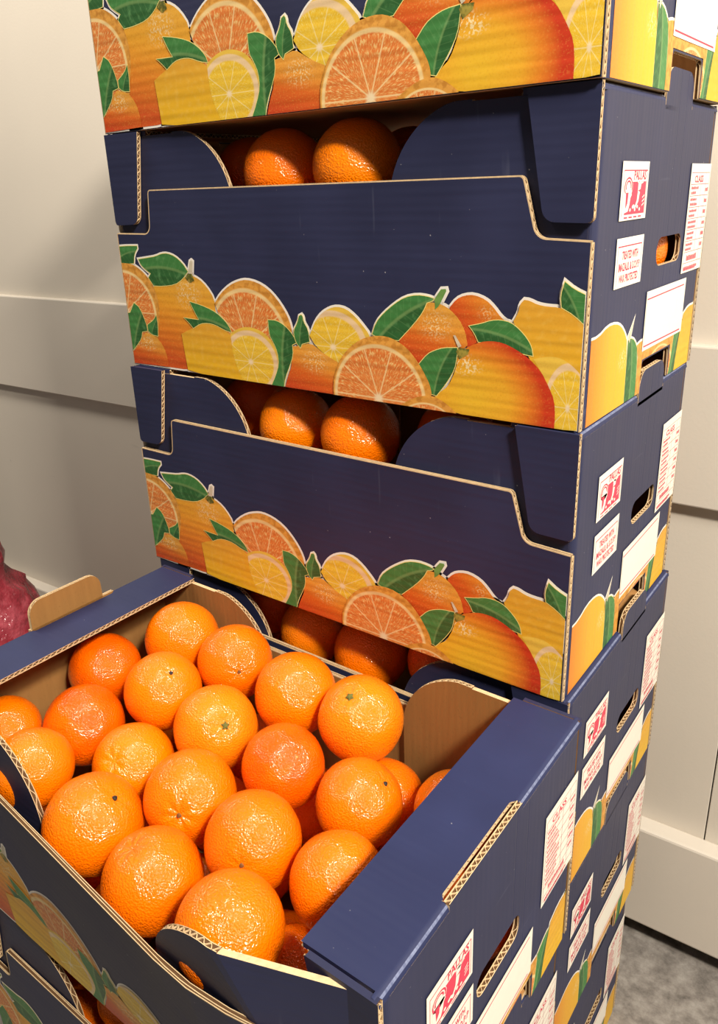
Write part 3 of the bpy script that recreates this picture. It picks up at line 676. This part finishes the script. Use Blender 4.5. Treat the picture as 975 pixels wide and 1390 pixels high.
N0, N1, NZ = -0.012, 0.072, 0.031
YS = D / 2 - T - 0.0072
def side_mesh(s0, s1, low=0.010, h0=0.0):
    bm = bmesh.new()
    out = fillet([(-YS, 0.0), (N0 - 0.001, 0.0), (N0, NZ, 0.006), (N1, NZ, 0.006), (N1 + 0.001, 0.0), (YS, 0.0), (YS, H - 0.0062),
                  (s1, H - 0.0062), (s1, H - (low if low > 0.008 else 0.0012)), (s0, H - (low if low > 0.008 else 0.0012)), (s0, H - 0.0062), (-YS, H - 0.0062)])
    hole = fillet([(h0, 0.111, 0.012), (h0 + 0.074, 0.111, 0.012), (h0 + 0.074, 0.138, 0.010), (h0, 0.138, 0.012)])
    panel(bm, [out, hole], f_side, 1, pred=lambda a, b: (min(N0, h0) - 0.003 < a.x < N1 + 0.003 and min(N0, h0) - 0.003 < b.x < N1 + 0.003 and max(a.y, b.y) > 0.005 and min(a.y, b.y) < 0.2)
          or (s0 - 0.001 < min(a.x, b.x) and max(a.x, b.x) < s1 + 0.001 and abs(a.y - b.y) < 1e-6 and min(a.y, b.y) > 0.2))
    r = 0.006
    for s in (-1, 1):                                        # rounded vertical folds at the two ends
        prev = None
        for k in range(7):
            t = math.pi / 2 * k / 6
            x = XS - r + r * math.cos(t); y = s * (YS + r * math.sin(t))
            xi = XS - r + (r - T) * math.cos(t); yi = s * (YS + (r - T) * math.sin(t))
            cur = [bm.verts.new((x, y, 0)), bm.verts.new((x, y, H - 0.0062)), bm.verts.new((xi, yi, H - 0.0062)), bm.verts.new((xi, yi, 0))]
            if prev:
                bm.faces.new((prev[0], cur[0], cur[1], prev[1])).material_index = 0
                bm.faces.new((prev[1], cur[1], cur[2], prev[2])).material_index = 3
                bm.faces.new((prev[2], cur[2], cur[3], prev[3])).material_index = 1
            prev = cur
    for y in (0.030, 0.036):                                 # faint vertical score lines
        pass
    return finish('side_wall', bm, SM)
def flange_mesh(s0, s1, inner=0.2135, slot=0.2575):
    bm = bmesh.new()
    r = 0.0062; xo = XS - r; y0, y1 = -D / 2 + T + 0.0016, D / 2 - T - 0.0016
    out = fillet([(y0, inner), (y1, inner), (y1, xo), (s1, xo), (s1 - 0.004, slot, 0.005), (s0 + 0.004, slot, 0.005), (s0, xo), (y0, xo)])
    panel(bm, [out], f_top, 1, pred=lambda a, b: max(a.y, b.y) < inner + 0.001 or (s0 - 0.001 < min(a.x, b.x) and max(a.x, b.x) < s1 + 0.001))
    bm.normal_update()
    for fc in bm.faces:
        if abs(fc.normal.y) > 0.99 and abs(abs(fc.calc_center_median().y) - y1) < 1e-4: fc.material_index = 0
    for ya, yb in ((y0 - T, s0), (s1, y1 + T)):
        n = 10; ny = 12
        for j in range(ny):
            a, b = ya + (yb - ya) * j / ny, ya + (yb - ya) * (j + 1) / ny
            for k in range(n):
                t0, t1 = math.pi / 2 * k / n, math.pi / 2 * (k + 1) / n
                p = [(xo + r * math.sin(t), y, H - 0.0004 - r + r * math.cos(t)) for t, y in ((t0, a), (t0, b), (t1, b), (t1, a))]
                bm.faces.new([bm.verts.new(q) for q in p]).material_index = 4 if k in (4, 5) else 0
    return finish('top_flange', bm, TM)
def tongue_mesh(s0, s1, h):
    bm = bmesh.new()
    out = fillet([(s0 + 0.002, H - 0.012), (s1 - 0.002, H - 0.012), (s1 - 0.003, H + h, 0.014), (s0 + 0.003, H + h, 0.014)])
    panel(bm, [out], f_side, 1, pred=lambda a, b: max(a.y, b.y) > H)
    return finish('handle_tongue', bm, SM)
def base_mesh():
    bm = bmesh.new()
    panel(bm, [[(-D / 2 + T + 0.0002, -XS + T + 0.0002), (D / 2 - T - 0.0002, -XS + T + 0.0002), (D / 2 - T - 0.0002, XS - T - 0.0002), (-D / 2 + T + 0.0002, XS - T - 0.0002)]],
          lambda a, b, w: (b, a, 0.0004 + w), 0, pred=lambda a, b: False)
    return finish('base', bm, [KRAFT_TOP, KRAFT_TOP, CAVITY, EDGE])
BASE = base_mesh()
SIDE = side_mesh(N0, N1 - 0.006); SIDE_OPEN = side_mesh(-0.074, 0.034, 0.0075, -0.034)
FLANGE = flange_mesh(N0, N1 - 0.006); FLANGE_OPEN = flange_mesh(-0.074, 0.034, slot=0.2655)
TONGUE = tongue_mesh(N0, N1 - 0.006, 0.019); TONGUE_TALL = tongue_mesh(-0.060, 0.033, 0.030)
fs = lambda a, b, w: (XS + w, a, b)
SIDE_ART = [[k, [(a, (b + 0.006) * 1.15 if b > 0.02 else b - 0.012) for a, b in p], *([(c[0][0], c[0][1] + 0.006), c[1]] if c else [])] for k, p, *c in SIDE_ART]
bm, mts = art_mesh('fruit_print', SIDE_ART, fs, (-YS, YS, 0.0006, 0.15), (N0 - 0.001, N1 + 0.001, NZ + 0.0005))
SIDE_PRINT = finish('fruit_print', bm, mts)
EMBLEM, TREAT, BLANK, GRADE = emblem_label(), treatment_label(), blank_label(), grade_label()

def part(name, me, parent, rz=0.0, label=None):
    o = link(name, me, parent); o.rotation_euler = (0, 0, rz)
    if label: o['label'] = label
    return o
def carton(loc, rz, label, group, opened=False):
    t = tag(empty('fruit_carton', loc, rz), label, 'carton', group)
    part('base', BASE, t)
    fr = part('front_panel', FRONT_BULGED if opened else FRONT, t)
    part('fruit_print', FRONT_PRINT_BULGED if opened else FRONT_PRINT, fr, 0, 'printed band of citrus slices and green leaves')
    rr = part('rear_panel', REAR, t, math.pi)
    part('fruit_print', FRONT_PRINT, rr, 0, 'printed band of citrus slices and green leaves')
    for rot in (0.0, math.pi):
        for s in (-1, 1):
            part('corner_flap', FLAP_LEAN if opened and s == 1 and rot == 0 else FLAP[s], t, rot)
            part('corner_tab', REAR_TAB[s] if rot else TAB[s], t, rot)
    for k, rot in enumerate((0.0, math.pi)):
        sw = part('side_wall', SIDE_OPEN if opened else SIDE, t, rot)
        part('fruit_print', SIDE_PRINT, sw, 0, 'printed citrus fruit along the lower edge')
        part('emblem_sticker', EMBLEM, sw, 0, 'white sticker with red helmeted emblem')
        part('treatment_label', TREAT, sw, 0, 'white label with red wax treatment lettering')
        bl = part('blank_label', BLANK, sw, 0, 'blank white label with red rules')
        if opened: bl.location.y = -0.037
        part('grade_label', GRADE, sw, 0, 'white table label with red print')
        fl = part('top_flange', FLANGE_OPEN if opened else FLANGE, t, rot)
        if opened:
            if k: part('handle_tongue', TONGUE_TALL, fl, 0, 'kraft brown handle tongue standing up')
        else:
            part('handle_tongue', TONGUE, fl)
    return t

# ------------------------------------------------------------------ oranges
def sphere_mesh(seed, mat, pole):
    rnd = random.Random(seed)
    bm = bmesh.new()
    bmesh.ops.create_uvsphere(bm, u_segments=48, v_segments=32, radius=1.0)
    off = Vector((rnd.uniform(-9, 9), rnd.uniform(-9, 9), rnd.uniform(-9, 9)))
    sq = rnd.uniform(0.955, 0.995)
    for v in bm.verts:
        n = v.co.normalized()
        r = 1 + 0.018 * noise.noise(n * 1.4 + off) + 0.008 * noise.noise(n * 3.5 + off)
        th = math.acos(max(-1, min(1, n.z))); ph = math.atan2(n.y, n.x)
        r -= pole * math.exp(-(th / 0.20) ** 2) * (1 + 0.0 * ph)
        r += pole * 0.16 * math.cos(7 * ph + seed) * math.exp(-((th - 0.24) / 0.16) ** 2)
        r -= 0.02 * math.exp(-((math.pi - th) / 0.2) ** 2)
        v.co = Vector((n.x, n.y, n.z * sq)) * r
    return finish('orange', bm, [mat], True)
OM = {'plain': [sphere_mesh(i, ORANGE, 0.035) for i in range(4)], 'red': [sphere_mesh(11, ORANGE_RED, 0.035)],
      'speckled': [sphere_mesh(21, ORANGE_SPECK, 0.05)], 'dimple': [sphere_mesh(31, ORANGE, 0.085)]}
def button_mesh(kind):
    bm = bmesh.new()
    n = 20; lobes = {'green': 5, 'brown': 0, 'black': 0, 'pale': 0}[kind]; R0 = {'green': 0.085, 'brown': 0.052, 'black': 0.055, 'pale': 0.032}[kind]
    dip = 0.935
    c = bm.verts.new((0, 0, dip + (0.055 if lobes else 0.03)))
    rings = []
    for q, zz in ((0.4, 0.045), (0.75, 0.035), (1.0, -0.01)):
        ring = []
        for i in range(n):
            a = 2 * math.pi * i / n
            r = R0 * q * (1 + (0.28 * math.cos(lobes * a) if lobes else 0.08 * math.cos(3 * a + 1)))
            ring.append(bm.verts.new((r * math.cos(a), r * math.sin(a), dip + zz * (1 if lobes else 0.7) + 0.01)))
        rings.append(ring)
    for i in range(n):
        j = (i + 1) % n
        bm.faces.new((c, rings[0][i], rings[0][j]))
        for k in range(2): bm.faces.new((rings[k][i], rings[k + 1][i], rings[k + 1][j], rings[k][j]))
    return finish('stem_scar', bm, [{'green': STEM_GREEN, 'brown': STEM_BROWN, 'black': STEM_BLACK, 'pale': STEM_PALE}[kind]], True)
BUTTON = {k: button_mesh(k) for k in ('green', 'brown', 'black', 'pale')}
ORND = random.Random(3)
def orange(loc, r, label, group, kind='plain', pole=None, button=None):
    o = link('orange', ORND.choice(OM[kind]))
    o.location = loc; o.scale = (r, r, r)
    if pole is None:
        z = ORND.uniform(-1, 0.25); a = ORND.uniform(0, 6.28); q = math.sqrt(1 - z * z)
        pole = (-abs(q * math.cos(a)), abs(q * math.sin(a)), z)      # turned away from the viewer's side
    o.rotation_euler = Vector(pole).to_track_quat('Z', 'Y').to_euler()
    tag(o, label, 'orange', group)
    if button:
        b = link('stem_button' if button == 'green' else 'stem_scar', BUTTON[button], o)
        b['label'] = {'green': 'dry green stem button', 'brown': 'small brown stem scar', 'black': 'small black stem scar', 'pale': 'small pale scar'}[button]
    return o

# ------------------------------------------------------------------ the setting
WA = math.atan(0.04); WX, WY = 0.15, 0.458
def on_wall(o): o.location = (WX, WY, 0); o.rotation_euler = (0, 0, WA); return o
def box_bm(bm, x0, x1, y0, y1, z0, z1, bev=0.0):
    r = bmesh.ops.create_cube(bm, size=1.0)
    vs = r['verts']
    for v in vs: v.co = Vector((x0 + (x1 - x0) * (v.co.x + .5), y0 + (y1 - y0) * (v.co.y + .5), z0 + (z1 - z0) * (v.co.z + .5)))
    if bev:
        es = {e for v in vs for e in v.link_edges}
        bmesh.ops.bevel(bm, geom=list(es), offset=bev, segments=2, affect='EDGES', profile=0.5)
def slab(name, x0, x1, y0, y1, z0, z1, mat, bev=0.0, parent=None):
    bm = bmesh.new(); box_bm(bm, x0, x1, y0, y1, z0, z1, bev)
    return link(name, finish(name, bm, [mat]), parent)
wall = on_wall(tag(slab('wall_back', -3.0, 1.6, 0.034, 0.10, 0.0, 2.7, DARK), 'cream panelled wall behind the cartons', None, None, 'structure'))
RAIL_T, RAIL_B = Z0 + 0.240, Z0 + 0.027
LOW_T, LOW_B = Z0 - 0.515, 0.045
SEAM = -0.0847
slab('panel', -2.99, 1.59, 0.016, 0.034, RAIL_T - 0.05, 2.69, WALL, 0.001, wall)
slab('panel', -2.99, SEAM - 0.0008, 0.016, 0.034, LOW_T - 0.05, RAIL_B + 0.05, WALL, 0.001, wall)
slab('panel', SEAM + 0.0008, 1.59, 0.016, 0.034, LOW_T - 0.05, RAIL_B + 0.05, WALL, 0.001, wall)
t1 = on_wall(tag(slab('trim_1', -2.99, 1.59, 0.0, 0.018, RAIL_B, RAIL_T, RAIL, 0.0025), 'wide cream bumper board across the wall behind the tall stack', None, None, 'structure'))
t2 = on_wall(tag(slab('trim_2', -2.99, 1.59, -0.014, 0.018, LOW_B, LOW_T, RAIL, 0.004), 'cream kick board along the foot of the wall', None, None, 'structure'))
fl = tag(slab('floor', -3.0, 2.4, -3.0, 0.62, -0.06, 0.0, FLOOR), 'rough grey concrete floor at the foot of the wall', None, None, 'structure')

# ------------------------------------------------------------------ cartons
OFF = {'A': (0.0019, 0.0049, -0.0191), 'B': (-0.0011, 0.0062, -0.0086), 'C': (0.0, 0.0, 0.0), 'D': (0.0065, 0.0, -0.0023),
       'F': (0.0055, 0.0066, 0.0), 'G': (0.0, 0.004, 0.004), 'E': (0.0232, -0.0097 - D, -0.0046), 'J': (0.0190, -0.012 - D, 0.003), 'K': (0.020, -0.009 - D, 0.0)}
LEVEL = {'A': 2, 'B': 1, 'C': 0, 'D': -1, 'F': -2, 'G': -3, 'E': -1, 'J': -2, 'K': -3}
def origin(k): return Vector((-W / 2 + OFF[k][0], D / 2 + OFF[k][1], Z0 + LEVEL[k] * H + (0.0006 if LEVEL[k] == -3 else 0)))
def place(k, label, group, opened=False): return carton(origin(k), OFF[k][2], label, group, opened)
TALL, NEAR = 'navy fruit cartons in the tall stack', 'navy fruit cartons in the near stack'
place('A', 'topmost navy fruit-print carton of the tall stack, cut off by the photo top', TALL)
place('B', 'navy carton second from top of the tall stack, orange showing in its side hole', TALL)
place('C', 'navy carton third from top of the tall stack, directly above the open carton', TALL)
place('D', 'navy carton of the tall stack directly behind the open carton of oranges', TALL)
place('F', 'navy carton second from bottom of the tall stack, only its right side showing', TALL)
place('G', 'bottom navy carton of the tall stack, standing on the concrete floor', TALL)
place('E', 'open navy carton heaped with oranges in front of the tall stack', NEAR, True)
place('J', 'closed in navy carton directly under the open carton of oranges', NEAR)
place('K', 'bottom navy carton of the near stack on the floor', NEAR)

# ------------------------------------------------------------------ oranges in the open carton
HEAP = 'oranges heaped in the open carton'
TOP_INFO = [
 ('plain', 'smooth orange in rear left corner of the open carton, against the brown corner flap'),
 ('plain', 'orange with small brown scar facing forward, second from left in the rear row'),
 ('red', 'deep orange fruit under the left flange of the open carton, next to its left wall'),
 ('plain', 'orange with tiny black fleck on top, left of the speckled orange'),
 ('red', 'large deep orange fruit in the left half of the heap, unmarked'),
 ('plain', 'orange cut by the left photo edge, inside the open carton at its left wall'),
 ('speckled', 'orange with a green stem button and dark specks in the middle of the open carton'),
 ('plain', 'smooth unmarked orange third from left in the rear row, left of the green-topped orange'),
 ('speckled', 'orange with green stem button on top, highest in heap beside right brown flap'),
 ('red', 'reddish orange with a pale scar, in front of the green-topped orange'),
 ('dimple', 'dull orange with a creased dimple low on it, behind the orange with the sunken stem'),
 ('plain', 'orange at left front of the open carton, touching the front left flap'),
 ('dimple', 'orange with a sunken stem knob facing forward, at the centre of the open carton'),
 ('plain', 'big orange with black spot on its upper right, at the front left of the heap'),
 ('plain', 'orange with one black spot on its right shoulder, right of the reddish one'),
 ('plain', 'orange with tiny brown scar low down, right of the one with sunken stem'),
 ('dimple', 'orange with a ridged dimple at upper left, behind the open carton front panel'),
 ('plain', 'large foremost orange with a pale scar, behind the curved navy front flap'),
 ('plain', 'orange with greenish stem button low down, touching the right flange'),
 ('plain', 'half hidden orange squeezed behind the orange with the black spot on its shoulder'),
 ('speckled', 'pitted orange half covered by right flange, near the right brown flap')]
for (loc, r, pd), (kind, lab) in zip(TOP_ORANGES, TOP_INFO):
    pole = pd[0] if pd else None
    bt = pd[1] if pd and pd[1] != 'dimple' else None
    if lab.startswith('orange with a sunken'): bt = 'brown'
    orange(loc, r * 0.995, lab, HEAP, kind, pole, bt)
for loc, r in LOW_ORANGES:
    orange(loc, r, 'orange buried in the lower layers of the open carton', 'oranges buried in the open carton')

# oranges seen through the front openings and side holes of the closed in cartons
def row(k, where, spots, group):
    O = origin(k); M = Matrix.Rotation(OFF[k][2], 3, 'Z')
    for x, y, z, r, lab, kind in spots:
        orange(O + M @ Vector((x, y, z)), r, lab, group, kind)
        for zz in (z - 0.0805, z - 0.161):
            if zz > 0.03: orange(O + M @ Vector((x, y, zz)), 0.0398, 'orange hidden in the lower layers of ' + where, 'hidden oranges in ' + where)
    return O, M
B_, C_, D_, J_ = 'the carton second from the top', 'the carton third from the top', 'the carton behind the open one', 'the carton under the open one'
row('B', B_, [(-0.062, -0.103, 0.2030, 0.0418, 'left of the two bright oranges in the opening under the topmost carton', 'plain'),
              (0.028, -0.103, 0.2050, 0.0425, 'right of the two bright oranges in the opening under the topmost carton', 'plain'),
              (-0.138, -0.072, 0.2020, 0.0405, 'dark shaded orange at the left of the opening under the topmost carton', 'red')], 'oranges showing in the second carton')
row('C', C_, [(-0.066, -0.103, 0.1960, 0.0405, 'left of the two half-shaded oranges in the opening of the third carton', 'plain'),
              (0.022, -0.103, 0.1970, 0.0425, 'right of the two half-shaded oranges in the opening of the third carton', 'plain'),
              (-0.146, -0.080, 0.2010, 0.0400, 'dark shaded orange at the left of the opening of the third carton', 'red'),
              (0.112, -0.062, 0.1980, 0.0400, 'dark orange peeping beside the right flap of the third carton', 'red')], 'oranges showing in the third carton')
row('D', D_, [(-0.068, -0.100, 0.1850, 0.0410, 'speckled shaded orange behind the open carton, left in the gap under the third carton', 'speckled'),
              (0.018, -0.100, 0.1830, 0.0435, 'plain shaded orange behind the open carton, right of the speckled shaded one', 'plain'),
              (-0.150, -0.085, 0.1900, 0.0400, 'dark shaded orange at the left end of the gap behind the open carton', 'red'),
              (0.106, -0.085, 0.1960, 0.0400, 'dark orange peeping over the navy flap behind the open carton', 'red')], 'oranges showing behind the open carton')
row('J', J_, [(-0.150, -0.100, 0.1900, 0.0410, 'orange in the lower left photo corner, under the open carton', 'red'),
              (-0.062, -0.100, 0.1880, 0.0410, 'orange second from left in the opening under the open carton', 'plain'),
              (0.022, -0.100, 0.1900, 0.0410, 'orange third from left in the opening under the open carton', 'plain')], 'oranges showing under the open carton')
for x, y in ((0.030, -0.018), (0.118, -0.015), (0.075, 0.062), (-0.050, 0.055)):
    O = origin('B')
    for zz in (0.203, 0.1225, 0.042): orange(O + Vector((x, y, zz)), 0.0398, 'orange hidden in the lower layers of ' + B_, 'hidden oranges in ' + B_)
for k, lab in (('B', 'orange showing through the side hole of the second carton'), ('D', 'orange showing through the side hole of the carton behind the open one')):
    O = origin(k); M = Matrix.Rotation(OFF[k][2], 3, 'Z')
    z = 0.124
    orange(O + M @ Vector((0.2265, 0.058, z)), 0.0405, lab, 'oranges showing in side holes', 'red' if k == 'D' else 'plain')
    orange(O + M @ Vector((0.2265, 0.058, 0.0425)), 0.0405, 'orange hidden in the lower layers of ' + (B_ if k == 'B' else D_), 'hidden oranges in ' + (B_ if k == 'B' else D_))

# ------------------------------------------------------------------ pink plastic sack at the left wall
def sack():
    bm = bmesh.new()
    prof = [(0.0, 0.0), (0.13, 0.0), (0.165, 0.05), (0.175, 0.16), (0.168, 0.29), (0.150, 0.36), (0.125, 0.405), (0.105, 0.425), (0.095, 0.445), (0.100, 0.475), (0.088, 0.515), (0.050, 0.54), (0.0, 0.545)]
    n = 48; rings = []
    sm = []
    for (r0, z0), (r1, z1) in zip(prof, prof[1:]):
        for k in range(4): t = k / 4; sm.append((r0 + (r1 - r0) * t, z0 + (z1 - z0) * t))
    sm.append(prof[-1])
    for r, z in sm:
        ring = []
        for i in range(n):
            a = 2 * math.pi * i / n
            p = Vector((math.cos(a), math.sin(a), z * 5))
            k = 1 + 0.10 * noise.noise(p * 1.7) + 0.05 * noise.noise(p * 4.5) + (0.06 * math.sin(a * 11 + 3 * noise.noise(p)) if z > 0.40 else 0)
            ring.append(bm.verts.new((r * k * math.cos(a), r * k * math.sin(a), z + (0.01 * noise.noise(p * 3) if 0 < z else 0))))
        rings.append(ring)
    for a, b in zip(rings, rings[1:]):
        for i in range(n): bm.faces.new((a[i], a[(i + 1) % n], b[(i + 1) % n], b[i]))
    bmesh.ops.remove_doubles(bm, verts=bm.verts[:], dist=1e-5)
    return finish('plastic_sack', bm, [BAG], True)
s = link('plastic_sack', sack()); s.location = (-1.372, 0.10, 0.0)
tag(s, 'crumpled pink plastic sack by the wall at the left photo edge', 'sack')
